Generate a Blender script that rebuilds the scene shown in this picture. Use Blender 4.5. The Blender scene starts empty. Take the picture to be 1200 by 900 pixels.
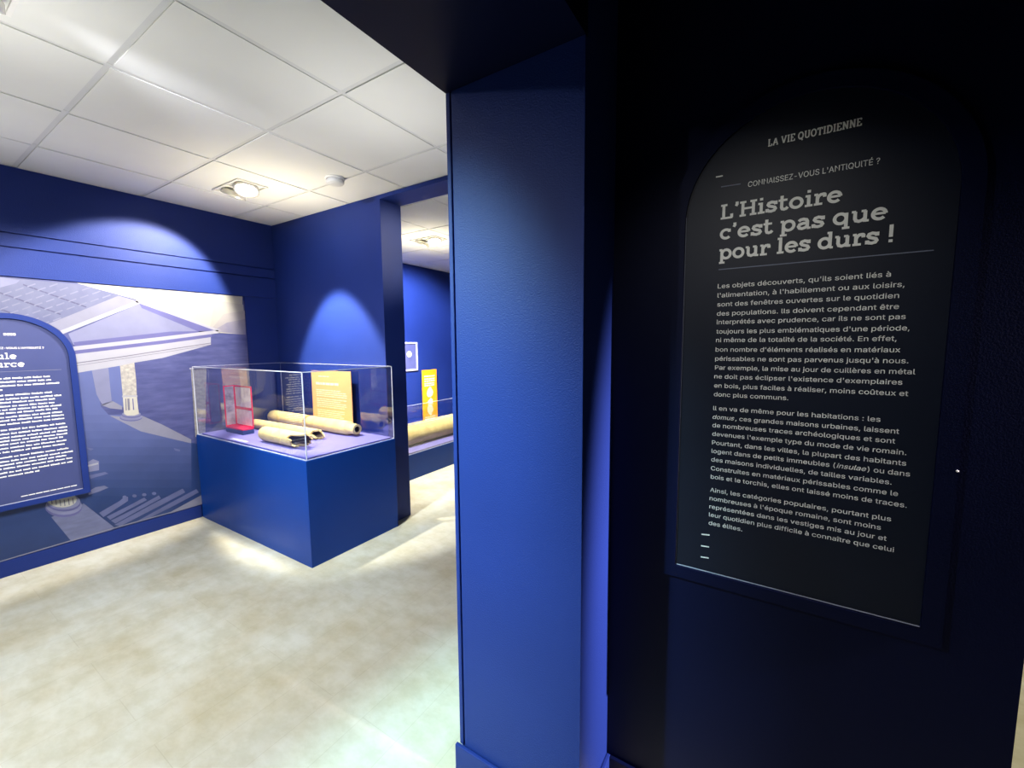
import bpy, bmesh, math, random, os
from mathutils import Vector, Matrix
random.seed(7)
S = bpy.context.scene
C = S.collection
PI = math.pi

# ------------------------------------------------------------------ camera
H = 1.405
F = 489.954
M = Matrix(((0.84612784, 0.04503098, -0.53107429),
            (0.53291351, -0.08721874, 0.84166269),
            (-0.00841873, -0.99517089, -0.09779583)))      # camera (right, down, forward) -> world
cd = bpy.data.cameras.new('camera'); cam = bpy.data.objects.new('camera', cd); C.objects.link(cam)
rx, dn, fw = (Vector(M.col[i]) for i in range(3))
R = Matrix((rx, -dn, -fw)).transposed().to_4x4()
cam.matrix_world = Matrix.Translation((0, 0, H)) @ R
cd.sensor_width = 36; cd.lens = 36 * F / 1200; cd.clip_start = 0.02
S.camera = cam
S.view_settings.view_transform = 'Standard'; S.view_settings.look = 'None'
S.view_settings.gamma = 1; S.view_settings.use_curve_mapping = False
S.view_settings.exposure = 0.0
S.cycles.max_bounces = 10; S.cycles.transparent_max_bounces = 24; S.cycles.diffuse_bounces = 6
S.cycles.caustics_reflective = False; S.cycles.caustics_refractive = False
S.cycles.sample_clamp_indirect = 6
w = bpy.data.worlds.new('world'); S.world = w; w.use_nodes = True
w.node_tree.nodes['Background'].inputs[0].default_value = (0.02, 0.03, 0.07, 1)
w.node_tree.nodes['Background'].inputs[1].default_value = 0.05

# ------------------------------------------------------------------ lights (the gallery's spots, plus an added ceiling fill)
COOL = (0.93, 0.98, 1.0); WARM = (1.0, 0.88, 0.62); NEUT = (1.0, 0.97, 0.92); LILA = (0.90, 0.90, 1.0)
def spot(name, loc, to, power, col, deg, blend=0.35, rad=0.03):
    l = bpy.data.lights.new(name, 'SPOT'); o = bpy.data.objects.new(name, l); C.objects.link(o)
    o.location = loc; o.rotation_euler = (Vector(to) - Vector(loc)).to_track_quat('-Z', 'Y').to_euler()
    l.energy = power; l.color = col; l.spot_size = math.radians(deg); l.spot_blend = blend; l.shadow_soft_size = rad
    return o
def point(name, loc, power, col, rad=0.12):
    l = bpy.data.lights.new(name, 'POINT'); o = bpy.data.objects.new(name, l); C.objects.link(o)
    o.location = loc; l.energy = power; l.color = col; l.shadow_soft_size = rad
    return o
# visible twin spot over the display case
spot('spot_on_mural', (-3.27, 1.50, 2.415), (-3.95, 1.17, 1.67), 200, (1, .92, .80), 74, 0.3)
spot('spot_on_case', (-3.04, 1.54, 2.41), (-3.02, 2.05, 1.0), 520, (1.0, 0.93, 0.78), 57, 0.35)
# twin spot just outside the frame at the upper left
spot('spot_on_floor', (-2.05, 0.30, 2.42), (-2.3, 0.4, 0), 140, COOL, 150, 1.0)
spot('spot_on_back_wall', (-2.0, 0.3, 2.42), (-2.75, 2.16, 1.75), 130, LILA, 66, 1.0)
spot('spot_on_plinth', (-2.0, 0.20, 2.42), (-2.55, 1.5, 0.70), 330, (.80, .93, 1), 34, 0.9)
spot('spot_on_sign', (-2.45, 0.3, 2.42), (-3.95, 0.72, 1.30), 210, (1, .94, .86), 54, 0.7)
# spots in the part of the room behind the frame
spot('spot_behind', (-1.95, -0.86, 2.42), (-1.7, -0.3, 0), 190, COOL, 150, 1.0)
spot('spot_on_jamb', (-1.75, -0.75, 2.42), (-0.84, 0.96, .85), 680, (0.50, 0.93, 1.0), 54, 1.0).scale = (.48, 1, 1)
# room behind
spot('spot_beyond_wall', (-3.2, 3.2, 2.40), (-4.3, 4.1, 1.35), 700, LILA, 80, 0.6)
spot('spot_beyond_case', (-3.05, 3.4, 2.40), (-3.5, 3.6, 0.4), 520, (1, .95, .8), 95, 0.7)
spot('spot_doorway', (-1.5, 2.75, 2.38), (-2.49, 2.28, 2.1), 70, WARM, 40, 0.9)
# corridor
spot('spot_on_reveal', (2.6, 1.158, 2.2), (-0.4, 1.255, 0.52), 1900, (1.0, 0.85, .95), 38, 1.0, 0.01).scale = (.29, 1, 1)
spot('spot_on_text', (-0.10, -0.7, 2.38), (-0.06, 1.18, 1.36), 36, NEUT, 30, 1.0)
spot('spot_on_corridor_floor', (0.95, 2.3, 2.4), (0.95, 2.3, 0), 150, (1, .93, .7), 90, 0.8)
# added upward fill standing in for lamp spill; no fixtures hang here
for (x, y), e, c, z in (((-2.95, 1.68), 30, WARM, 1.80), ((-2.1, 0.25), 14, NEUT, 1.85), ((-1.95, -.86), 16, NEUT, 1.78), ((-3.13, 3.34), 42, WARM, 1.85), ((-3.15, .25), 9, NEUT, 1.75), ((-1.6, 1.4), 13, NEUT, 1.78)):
    spot('ceiling_fill', (x, y, z), (x, y, 2.484), e, c, 134, 1.0, 0.15)

# ------------------------------------------------------------------ materials
def mat(name, col, rough=0.5, noise=0.0, nscale=8.0, bump=0.0, bscale=200.0, col2=None, metal=0.0, spec=0.5, emit=None, detail=4.0, stretch=None):
    if name.startswith('mural_'):
        col = tuple(c * .5 for c in col); col2 = tuple(c * .5 for c in col2) if col2 else None
    m = bpy.data.materials.new(name); m.use_nodes = True
    nt = m.node_tree; b = nt.nodes['Principled BSDF']
    b.inputs['Base Color'].default_value = (*col, 1); b.inputs['Roughness'].default_value = rough
    b.inputs['Metallic'].default_value = metal; b.inputs['Specular IOR Level'].default_value = spec
    tc = None
    if noise or bump: tc = nt.nodes.new('ShaderNodeTexCoord')
    vec = None
    if tc:
        vec = tc.outputs['Object']
        if stretch:
            mp = nt.nodes.new('ShaderNodeMapping'); mp.inputs['Scale'].default_value = stretch
            nt.links.new(vec, mp.inputs[0]); vec = mp.outputs[0]
    if noise:
        n = nt.nodes.new('ShaderNodeTexNoise'); n.inputs['Scale'].default_value = nscale; n.inputs['Detail'].default_value = detail
        nt.links.new(vec, n.inputs['Vector'])
        r = nt.nodes.new('ShaderNodeValToRGB')
        r.color_ramp.elements[0].position = 0.5 - 0.25; r.color_ramp.elements[1].position = 0.5 + 0.25
        c2 = col2 or tuple(c * (1 - noise) for c in col)
        r.color_ramp.elements[0].color = (*c2, 1); r.color_ramp.elements[1].color = (*col, 1)
        nt.links.new(n.outputs['Fac'], r.inputs[0]); nt.links.new(r.outputs[0], b.inputs['Base Color'])
    if bump:
        n2 = nt.nodes.new('ShaderNodeTexNoise'); n2.inputs['Scale'].default_value = bscale; n2.inputs['Detail'].default_value = 2
        nt.links.new(tc.outputs['Object'], n2.inputs['Vector'])
        bp = nt.nodes.new('ShaderNodeBump'); bp.inputs['Strength'].default_value = bump; bp.inputs['Distance'].default_value = 0.003
        nt.links.new(n2.outputs['Fac'], bp.inputs['Height']); nt.links.new(bp.outputs[0], b.inputs['Normal'])
    if emit:
        b.inputs['Emission Color'].default_value = (*emit[0], 1); b.inputs['Emission Strength'].default_value = emit[1]
    return m
def glass_mat(name, tint=(0.97, 0.98, 1.0), ior=2.3):
    m = bpy.data.materials.new(name); m.use_nodes = True; nt = m.node_tree
    nt.nodes.remove(nt.nodes['Principled BSDF']); out = nt.nodes['Material Output']
    f = nt.nodes.new('ShaderNodeFresnel'); f.inputs['IOR'].default_value = ior
    t = nt.nodes.new('ShaderNodeBsdfTransparent'); t.inputs[0].default_value = (*tint, 1)
    g = nt.nodes.new('ShaderNodeBsdfGlossy'); g.inputs['Roughness'].default_value = 0.0; g.inputs[0].default_value = (1, 1, 1, 1)
    mx = nt.nodes.new('ShaderNodeMixShader')
    # front faces reflect, back faces only let light through
    gm = nt.nodes.new('ShaderNodeNewGeometry'); iv = nt.nodes.new('ShaderNodeMath'); iv.operation = 'SUBTRACT'; iv.inputs[0].default_value = 1
    ml = nt.nodes.new('ShaderNodeMath'); ml.operation = 'MULTIPLY'
    nt.links.new(gm.outputs['Backfacing'], iv.inputs[1]); nt.links.new(iv.outputs[0], ml.inputs[0]); nt.links.new(f.outputs[0], ml.inputs[1])
    nt.links.new(ml.outputs[0], mx.inputs[0]); nt.links.new(t.outputs[0], mx.inputs[1]); nt.links.new(g.outputs[0], mx.inputs[2])
    nt.links.new(mx.outputs[0], out.inputs['Surface'])
    return m
def floor_mat():
    m = bpy.data.materials.new('worn_cream_vinyl'); m.use_nodes = True; nt = m.node_tree; b = nt.nodes['Principled BSDF']
    tc = nt.nodes.new('ShaderNodeTexCoord')
    def ramp(sc, det, c0, c1, p0, p1, st=(1, 1, 1), rough=.6):
        mp = nt.nodes.new('ShaderNodeMapping'); mp.inputs['Scale'].default_value = st; nt.links.new(tc.outputs['Object'], mp.inputs[0])
        n = nt.nodes.new('ShaderNodeTexNoise'); n.inputs['Scale'].default_value = sc; n.inputs['Detail'].default_value = det; n.inputs['Roughness'].default_value = rough
        nt.links.new(mp.outputs[0], n.inputs['Vector'])
        r = nt.nodes.new('ShaderNodeValToRGB'); r.color_ramp.elements[0].position = p0; r.color_ramp.elements[1].position = p1
        r.color_ramp.elements[0].color = (*c0, 1); r.color_ramp.elements[1].color = (*c1, 1)
        nt.links.new(n.outputs['Fac'], r.inputs[0]); return r
    a = ramp(2.2, 6, (.56, .50, .34), (.68, .67, .57), .33, .62)
    c = ramp(7, 8, (.87, .86, .80), (1.0, 1.0, 1.0), .38, .60, (1, 1.6, 1), .65)
    mx = nt.nodes.new('ShaderNodeMix'); mx.data_type = 'RGBA'; mx.blend_type = 'MULTIPLY'; mx.inputs[0].default_value = 1
    nt.links.new(a.outputs[0], mx.inputs[6]); nt.links.new(c.outputs[0], mx.inputs[7])
    br = nt.nodes.new('ShaderNodeTexBrick'); br.inputs['Scale'].default_value = 1; br.inputs['Mortar Size'].default_value = .0012
    br.inputs['Brick Width'].default_value = .92; br.inputs['Row Height'].default_value = .18
    br.inputs['Color1'].default_value = (1, 1, 1, 1); br.inputs['Color2'].default_value = (.97, .97, .97, 1); br.inputs['Mortar'].default_value = (.80, .78, .72, 1)
    rt = nt.nodes.new('ShaderNodeMapping'); rt.inputs['Rotation'].default_value = (0, 0, PI / 2); nt.links.new(tc.outputs['Object'], rt.inputs[0]); nt.links.new(rt.outputs[0], br.inputs[0])
    m2 = nt.nodes.new('ShaderNodeMix'); m2.data_type = 'RGBA'; m2.blend_type = 'MULTIPLY'; m2.inputs[0].default_value = .6
    nt.links.new(mx.outputs[2], m2.inputs[6]); nt.links.new(br.outputs[0], m2.inputs[7])
    nt.links.new(m2.outputs[2], b.inputs['Base Color']); b.inputs['Roughness'].default_value = .42; b.inputs['Specular IOR Level'].default_value = .35
    return m
BLUE = mat('gallery_blue_paint', (.013, .032, .19), .5, .12, 3, .35, 260, spec=.2)
PLINTH = mat('plinth_blue_paint', (.002, .042, .27), .42, .06, 3, .05, 300, spec=.22)
DIMBLUE = mat('corridor_dim_blue', (.0014, .0036, .026), .5, .15, 3, .06, 260, spec=.12)  # darkened blue: the corridor's dimness is put into the colour
CEIL = mat('white_ceiling_tile', (.78, .79, .76), .8, .05, 3, .1, 400)
TBAR = mat('ceiling_grid_white', (.66, .67, .66), .5, .04, 5)
FLOOR = floor_mat()
WHITE = mat('white_enamel', (.82, .81, .77), .4, .04, 9)
LENS = mat('lamp_lens', (1, 1, 1), .3, emit=((1, .97, .9), 9))
REFL = mat('lamp_reflector', (.85, .83, .74), .25, .03, 20, metal=.4)
GLASS = glass_mat('case_glass')
EDGE = mat('polished_glass_edge', (.72, .75, .86), .25, .05, 30)
DECK = mat('lilac_display_board', (.20, .18, .50), .6, .08, 12)
CLAY = mat('pale_fired_clay', (.82, .66, .27), .75, .4, 14, .5, 90, col2=(.64, .46, .17), detail=8)
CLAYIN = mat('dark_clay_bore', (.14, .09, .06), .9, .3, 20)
ORANGE = mat('orange_printed_board', (.86, .44, .17), .5, .05, 6)
ORANGE2 = mat('amber_printed_board', (.95, .36, .01), .5, .05, 6)
CREAMINK = mat('cream_ink', (.95, .80, .52), .6, .06, 30)
INK = mat('white_lettering', (.86, .86, .84), .6, .05, 40)
DIMINK = mat('grey_blue_rule', (.16, .18, .26), .6, .05, 40)
SIGNC = mat('dark_slate_print', (.0045, .008, .022), .45, .15, 6, spec=.3)
SIGNA = mat('slate_blue_print', (.048, .062, .19), .5, .12, 6, spec=.4)
RED = mat('red_acrylic', (.75, .01, .06), .25, .1, 20)
BASE = mat('navy_block', (.01, .03, .13), .4, .1, 20)
GREYPRINT = mat('grey_photo_print', (.66, .62, .68), .5, .85, 16, col2=(.10, .08, .14))
PINKPRINT = mat('pale_pink_print', (.85, .72, .68), .5, .35, 22, col2=(.62, .42, .44))
FRAME = mat('pale_picture_frame', (.55, .53, .66), .4, .05, 20)
ARTBLUE = mat('blue_art_print', (.09, .10, .26), .5, .2, 10)
# printed colours of the mural
P_GROUND = mat('mural_blue_ground', (.16, .18, .46), .45, .55, 12, stretch=(1, .6, 3), col2=(.07, .085, .29), detail=9)
P_DEEP = mat('mural_deep_blue', (.038, .085, .30), .45, .35, 4, col2=(.022, .055, .21), detail=5)
P_MID = mat('mural_mid_blue', (.20, .25, .62), .45, .2, 4, detail=5)
P_SKY = mat('mural_cream_sky', (.80, .78, .64), .45, .25, 2.5, col2=(.68, .66, .62))
P_SKYG = mat('mural_grey_sky', (.50, .48, .55), .45, .4, 9, col2=(.30, .29, .46), detail=7)
P_SKYM = mat('mural_pale_haze', (.70, .68, .61), .45, .25, 5, col2=(.58, .56, .56), detail=7)
P_SKYN = mat('mural_mid_haze', (.62, .59, .58), .45, .25, 5, col2=(.48, .46, .51), detail=7)
P_ROOF = mat('mural_roof', (.25, .27, .46), .45, .35, 9, col2=(.19, .21, .40), stretch=(1, 2, 1), detail=6)
P_ROOFD = mat('mural_roof_dark', (.15, .16, .33), .45, .3, 12)
P_ROOFL = mat('mural_roof_light', (.34, .36, .56), .45, .2, 12)
P_LILAC = mat('mural_lilac_stone', (.36, .38, .64), .45, .15, 10, detail=7)
P_STONE = mat('mural_pale_stone', (.42, .43, .60), .45, .18, 9, detail=7)
P_WHITE = mat('mural_white_stone', (.64, .65, .78), .45, .08, 12)
P_PURP = mat('mural_purple_shade', (.20, .20, .52), .45, .15, 9)
P_LINE = mat('mural_grey_line', (.30, .29, .40), .45, .1, 9)
P_COL = mat('mural_carved_column', (.86, .83, .74), .45, .6, 55, col2=(.46, .44, .48), detail=4)
P_CREAM = mat('mural_cream_stone', (.86, .84, .76), .45, .12, 20)
P_STEP = mat('mural_step_stripe', (.22, .25, .54), .45, .3, 10, detail=6)
P_DUSK = mat('mural_dusk_stone', (.28, .31, .58), .45, .3, 12, detail=8, stretch=(1, 1, 4))

P_BAND = [mat('mural_blue_band', tuple(a + (b - a) * (k + .5) / 10 for a, b in zip((.20, .25, .62), (.038, .085, .30))), .45, .25, 4, detail=5) for k in range(10)]

# ------------------------------------------------------------------ helpers
def box(bm, a, b, bev=0.0):
    x0, y0, z0 = (min(a[i], b[i]) for i in range(3)); x1, y1, z1 = (max(a[i], b[i]) for i in range(3))
    t = bmesh.new(); bmesh.ops.create_cube(t, size=1)
    for v in t.verts: v.co = Vector(((x0 + x1) / 2 + v.co.x * (x1 - x0), (y0 + y1) / 2 + v.co.y * (y1 - y0), (z0 + z1) / 2 + v.co.z * (z1 - z0)))
    if bev: bmesh.ops.bevel(t, geom=t.edges[:], offset=bev, segments=2, affect='EDGES', profile=0.6)
    merge(bm, t)
def merge(bm, t, mtx=None, mi=None):
    if mtx: bmesh.ops.transform(t, matrix=mtx, verts=t.verts)
    me = bpy.data.meshes.new('tmp'); t.to_mesh(me); t.free()
    n = len(bm.faces); bm.from_mesh(me); bpy.data.meshes.remove(me)
    if mi is not None:
        bm.faces.ensure_lookup_table()
        for f in bm.faces[n:]: f.material_index = mi
def obj(name, bm, m, parent=None, smooth=False, label=None):
    me = bpy.data.meshes.new(name); bm.to_mesh(me); bm.free()
    for k in (m if isinstance(m, (list, tuple)) else [m]): me.materials.append(k)
    if smooth:
        for p in me.polygons: p.use_smooth = True
    o = bpy.data.objects.new(name, me); C.objects.link(o)
    if parent: o.parent = parent; o.matrix_parent_inverse = Matrix.Translation(parent.location).inverted() if parent.parent is None and parent.type == 'EMPTY' else Matrix()
    if label: o['label'] = label
    return o
def thing(name, label, cat, loc=(0, 0, 0), group=None):
    o = bpy.data.objects.new(name, None); C.objects.link(o); o.location = loc; o.empty_display_size = .1
    return tag(o, label, cat, group)
def tag(o, label, cat, group=None):
    o['label'] = label; o['category'] = cat
    if group: o['group'] = group
    return o
def struct(name, bm, m):
    o = obj(name, bm, m); o['kind'] = 'structure'; return o
def B(*boxes, bev=0.0):
    bm = bmesh.new()
    for a, b in boxes: box(bm, a, b, bev)
    return bm
def lathe(prof, seg=32, mtx=None, bm=None):
    bm = bm or bmesh.new(); t = bmesh.new(); rings = []
    for r, z in prof:
        rings.append([t.verts.new((r * math.cos(2 * PI * i / seg), r * math.sin(2 * PI * i / seg), z)) for i in range(seg)])
    for k in range(len(rings) - 1):
        for i in range(seg):
            j = (i + 1) % seg; t.faces.new((rings[k][i], rings[k][j], rings[k + 1][j], rings[k + 1][i]))
    if prof[0][0] > 1e-5: t.faces.new(rings[0][::-1])
    if prof[-1][0] > 1e-5: t.faces.new(rings[-1])
    bmesh.ops.remove_doubles(t, verts=t.verts, dist=1e-6)
    merge(bm, t, mtx); return bm
def ray(px, py):
    return M @ Vector(((px - 600) / F, (py - 450) / F, 1))
def on_x(px, py, X):
    r = ray(px, py); q = r * (X / r.x); return q + Vector((0, 0, H))
def on_y(px, py, Y):
    r = ray(px, py); q = r * (Y / r.y); return q + Vector((0, 0, H))

# flat shapes on a wall: u runs to the right as one faces it, v up, n out of the wall
class Sheet:
    def __init__(s, origin, u, n): s.o = Vector(origin); s.u = Vector(u); s.n = Vector(n)
    def p(s, u, v, d=0): return s.o + s.u * u + Vector((0, 0, v)) + s.n * d
def poly(bm, sh, pts, d, mi=0):
    vs = [bm.verts.new(sh.p(u, v, d)) for u, v in pts]
    f = bm.faces.new(vs); f.material_index = mi; f.normal_update()
    if f.normal.dot(sh.n) < 0: f.normal_flip()
    return f
def extrude_poly(bm, sh, outer, d0, d1, hole=None):
    """solid plate from depth d0 to d1 with outline outer; hole has as many points as outer"""
    def vv(pts, d): return [bm.verts.new(sh.p(u, v, d)) for u, v in pts]
    o0, o1 = vv(outer, d0), vv(outer, d1); n = len(outer)
    for i in range(n): j = (i + 1) % n; bm.faces.new((o0[i], o0[j], o1[j], o1[i]))
    if hole:
        h0, h1 = vv(hole, d0), vv(hole, d1)
        for i in range(n):
            j = (i + 1) % n
            bm.faces.new((h0[j], h0[i], h1[i], h1[j])); bm.faces.new((o1[i], o1[j], h1[j], h1[i])); bm.faces.new((o0[j], o0[i], h0[i], h0[j]))
    else:
        bm.faces.new(o1); bm.faces.new(o0[::-1])
    bmesh.ops.recalc_face_normals(bm, faces=bm.faces)
def ribbon(bm, sh, pts, wd, d, mi=0, closed=False):
    P = [Vector(p) for p in pts]; n = len(P); L = []; Rr = []
    for i in range(n):
        a = P[i - 1] if (i > 0 or closed) else None; b = P[(i + 1) % n] if (i < n - 1 or closed) else None
        t1 = (P[i] - a).normalized() if a is not None else None; t2 = (b - P[i]).normalized() if b is not None else None
        t = t1 if t2 is None else t2 if t1 is None else (t1 + t2)
        if t.length < 1e-6: t = t2
        t = t.normalized(); nn = Vector((-t.y, t.x))
        k = 1.0
        if t1 is not None: k = 1 / max(.5, abs(nn.dot(Vector((-t1.y, t1.x)))))
        L.append(bm.verts.new(sh.p(*(P[i] + nn * wd / 2 * k), d))); Rr.append(bm.verts.new(sh.p(*(P[i] - nn * wd / 2 * k), d)))
    for i in range(n if closed else n - 1):
        j = (i + 1) % n
        f = bm.faces.new((L[i], L[j], Rr[j], Rr[i])); f.material_index = mi; f.normal_update()
        if f.normal.dot(sh.n) < 0: f.normal_flip()

# ---- a drawn slab-serif alphabet (cap height .70, x-height .50)
def arc(cx, cy, rx_, ry_, a0, a1, n=14):
    return [(cx + rx_ * math.cos(math.radians(a0 + (a1 - a0) * i / n)), cy + ry_ * math.sin(math.radians(a0 + (a1 - a0) * i / n))) for i in range(n + 1)]
T = .128; SF = .098
def hs(x0, x1, y): return ('b', [(x0, y), (x1, y)])
def st(*p): return ('s', list(p))
def cv(pts): return ('s', pts)
GL = {
 'L': (.60, [st((.15, 0), (.15, .70)), hs(.02, .30, .658), hs(.02, .55, .042), st((.51, .04), (.51, .22))]),
 'H': (.76, [st((.15, 0), (.15, .70)), st((.60, 0), (.60, .70)), hs(.15, .60, .36), hs(.02, .29, .658), hs(.46, .74, .658), hs(.02, .29, .042), hs(.46, .74, .042)]),
 'i': (.34, [st((.17, .04), (.17, .50)), hs(.04, .20, .458), hs(.03, .32, .042), st((.17, .60), (.17, .72))]),
 'l': (.34, [st((.17, .04), (.17, .72)), hs(.04, .20, .678), hs(.03, .32, .042)]),
 's': (.50, [cv([(.42, .36), (.36, .43), (.25, .455), (.14, .42), (.11, .35), (.16, .285), (.27, .25), (.38, .21), (.415, .14), (.37, .07), (.25, .042), (.14, .06), (.08, .13)]), st((.425, .33), (.425, .49)), st((.075, .01), (.075, .17))]),
 't': (.43, [cv([(.16, .66), (.16, .14), (.19, .07), (.26, .045), (.34, .06), (.40, .13)]), hs(.03, .38, .458)]),
 'o': (.60, [('c', arc(.30, .25, .215, .205, 0, 345, 23))]),
 'r': (.48, [st((.15, .04), (.15, .46)), hs(.03, .17, .458), hs(.03, .34, .042), cv([(.15, .27), (.19, .38), (.27, .44), (.36, .45), (.44, .43)]), st((.415, .46), (.415, .32))]),
 'e': (.58, [cv(arc(.295, .25, .21, .205, 0, 318, 22)), hs(.09, .50, .265)]),
 'c': (.54, [cv(arc(.29, .25, .21, .205, 42, 318, 20)), st((.435, .48), (.435, .33))]),
 'p': (.64, [st((.15, -.16), (.15, .46)), hs(.03, .17, .458), hs(.03, .30, -.158), ('c', arc(.355, .25, .205, .205, 0, 345, 23))]),
 'q': (.64, [st((.49, -.16), (.49, .48)), hs(.36, .62, -.158), ('c', arc(.285, .25, .205, .205, 0, 345, 23))]),
 'd': (.66, [st((.50, .02), (.50, .72)), hs(.38, .52, .678), hs(.50, .62, .042), ('c', arc(.29, .25, .205, .205, 0, 345, 23))]),
 'a': (.58, [cv([(.10, .38), (.17, .44), (.28, .455), (.39, .42), (.43, .34), (.43, .06)]), hs(.42, .56, .042), cv([(.43, .27), (.27, .27), (.14, .23), (.10, .15), (.14, .07), (.24, .042), (.35, .07), (.43, .14)])]),
 'u': (.66, [cv([(.15, .46), (.15, .17), (.19, .08), (.29, .045), (.40, .08), (.49, .17)]), st((.49, .0), (.49, .46)), hs(.03, .17, .458), hs(.36, .52, .458), hs(.49, .62, .042)]),
 '!': (.28, [st((.14, .22), (.14, .72)), st((.14, .0), (.14, .12))]),
 "'": (.24, [st((.13, .74), (.13, .63)), st((.15, .65), (.09, .54))]),
 ' ': (.26, []),
 'A': (.74, [st((.09, .04), (.35, .66)), st((.38, .66), (.64, .04)), hs(.2, .55, .25), hs(.0, .22, .042), hs(.50, .74, .042)]),
 'V': (.74, [st((.10, .66), (.36, .03)), st((.37, .03), (.63, .66)), hs(.0, .23, .658), hs(.50, .74, .658)]),
 'I': (.36, [st((.18, 0), (.18, .70)), hs(.03, .33, .658), hs(.03, .33, .042)]),
 'E': (.62, [st((.15, 0), (.15, .70)), hs(.02, .55, .658), hs(.15, .42, .36), hs(.02, .57, .042), st((.52, .68), (.52, .52)), st((.54, .02), (.54, .20))]),
 'Q': (.76, [('c', arc(.37, .35, .29, .305, 0, 345, 23)), st((.36, .16), (.60, -.10))]),
 'U': (.74, [cv([(.15, .66), (.15, .22), (.21, .09), (.37, .045), (.53, .09), (.59, .22), (.59, .66)]), hs(.02, .28, .658), hs(.46, .72, .658)]),
 'O': (.76, [('c', arc(.37, .35, .29, .305, 0, 345, 23))]),
 'T': (.66, [st((.33, 0), (.33, .68)), hs(.04, .62, .658), hs(.2, .46, .042), st((.07, .68), (.07, .5)), st((.59, .68), (.59, .5))]),
 'D': (.72, [st((.15, 0), (.15, .70)), cv([(.02, .658), (.32, .658), (.50, .61), (.60, .50), (.63, .35), (.60, .2), (.50, .09), (.32, .042), (.02, .042)])]),
 'N': (.76, [st((.15, 0), (.15, .70)), st((.15, .68), (.60, .02)), st((.60, 0), (.60, .70)), hs(.02, .22, .658), hs(.48, .74, .658), hs(.02, .28, .042)]),
}
def slab_width(s, sp=0.0): return sum(GL[c][0] + sp for c in s)
def slab(bm, sh, s, u, v, size, d, mi=0, wx=1.0, t=1.0, sp=0.0):
    x = 0; dd = d
    for c in s:
        a, strokes = GL[c]
        for k, pts in strokes:
            P = [(u + (x + p[0]) * size * wx, v + p[1] * size) for p in pts]
            ribbon(bm, sh, P, (SF if k == 'b' else T) * size * t, dd, mi, closed=(k == 'c')); dd += .00006
        x += a + sp
_fp = os.path.join(bpy.utils.system_resource('DATAFILES') or '', 'fonts', 'Inter.woff2')
try: FONT = bpy.data.fonts.load(_fp)            # Blender's own interface font; its built-in one otherwise
except Exception: FONT = None
def font_text(bm, sh, s, u, v, size, width, d, shear=0.0, mi=0, bold=0.010):
    if FONT: s = s.replace('I', 'l')                # the photo's capital I is a plain stroke
    cu = bpy.data.curves.new('t', 'FONT'); cu.body = s; cu.size = 1; cu.offset = bold; cu.resolution_u = 2; cu.shear = shear
    if FONT: cu.font = FONT
    to = bpy.data.objects.new('t', cu); C.objects.link(to)
    bpy.context.view_layer.update()
    me = bpy.data.meshes.new_from_object(to)
    xs = [q.co.x for q in me.vertices]; x0, x1 = min(xs), max(xs)
    k = width / (x1 - x0)
    for q in me.vertices:
        x, y = q.co.x, q.co.y
        q.co = sh.p(u + (x - x0) * k, v + y * size, d)
    n = len(bm.faces); bm.from_mesh(me); bm.faces.ensure_lookup_table()
    for f in bm.faces[n:]:
        f.material_index = mi; f.normal_update()
        if f.normal.dot(sh.n) < 0: f.normal_flip()
    bpy.data.objects.remove(to); bpy.data.curves.remove(cu); bpy.data.meshes.remove(me)

# ------------------------------------------------------------------ the room
XA = -3.953; YB = 2.164; ZC = 2.484; XP0, XP1 = -.820, -.400; YJ = .962; YC = 1.184; ZS = 2.105; TB = .20
struct('floor', B(((-5.2, -3.0, -.1), (3.2, 6.0, 0))), FLOOR)
# tiled ceiling: tiles sit a little above the grid bars
gx = [-1.640 - .5985 * i for i in range(-2, 7)]; gy = [.637 + .6015 * j for j in range(-6, 10)]
X0, X1c, Y0, Y1 = -4.5, XP1, -3.0, 6.0
bm = bmesh.new(); xs = sorted([X0, X1c] + [x for x in gx if X0 < x < X1c]); ys = sorted([Y0, Y1] + [y for y in gy if Y0 < y < Y1])
for i in range(len(xs) - 1):
    for j in range(len(ys) - 1):
        box(bm, (xs[i] + .0115, ys[j] + .0115, ZC + .001 + .003 * random.random()), (xs[i + 1] - .0115, ys[j + 1] - .0115, ZC + .03))
n0 = len(bm.faces)
for x in xs[1:-1]: box(bm, (x - .012, Y0, ZC + .006), (x + .012, Y1, ZC + .04))
for y in ys[1:-1]: box(bm, (X0, y - .012, ZC + .007), (X1c, y + .012, ZC + .04))
box(bm, (X0, Y0, ZC + .03), (X1c, Y1, ZC + .1))
bm.faces.ensure_lookup_table()
for f in bm.faces[n0:]: f.material_index = 1
struct('ceiling', bm, [CEIL, TBAR])
struct('ceiling.001', B(((XP1, -3, ZC), (3.2, 6, ZC + .1))), DIMBLUE)
struct('wall_left', B(((XA - .12, -3.0, 0), (XA, YB + .2, ZC))), BLUE)
struct('wall_back', B(((XA, YB, 0), (-2.49, YB + TB, ZC)), ((-2.49, YB, 2.457), (XP0, YB + TB, ZC))), BLUE)
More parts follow.
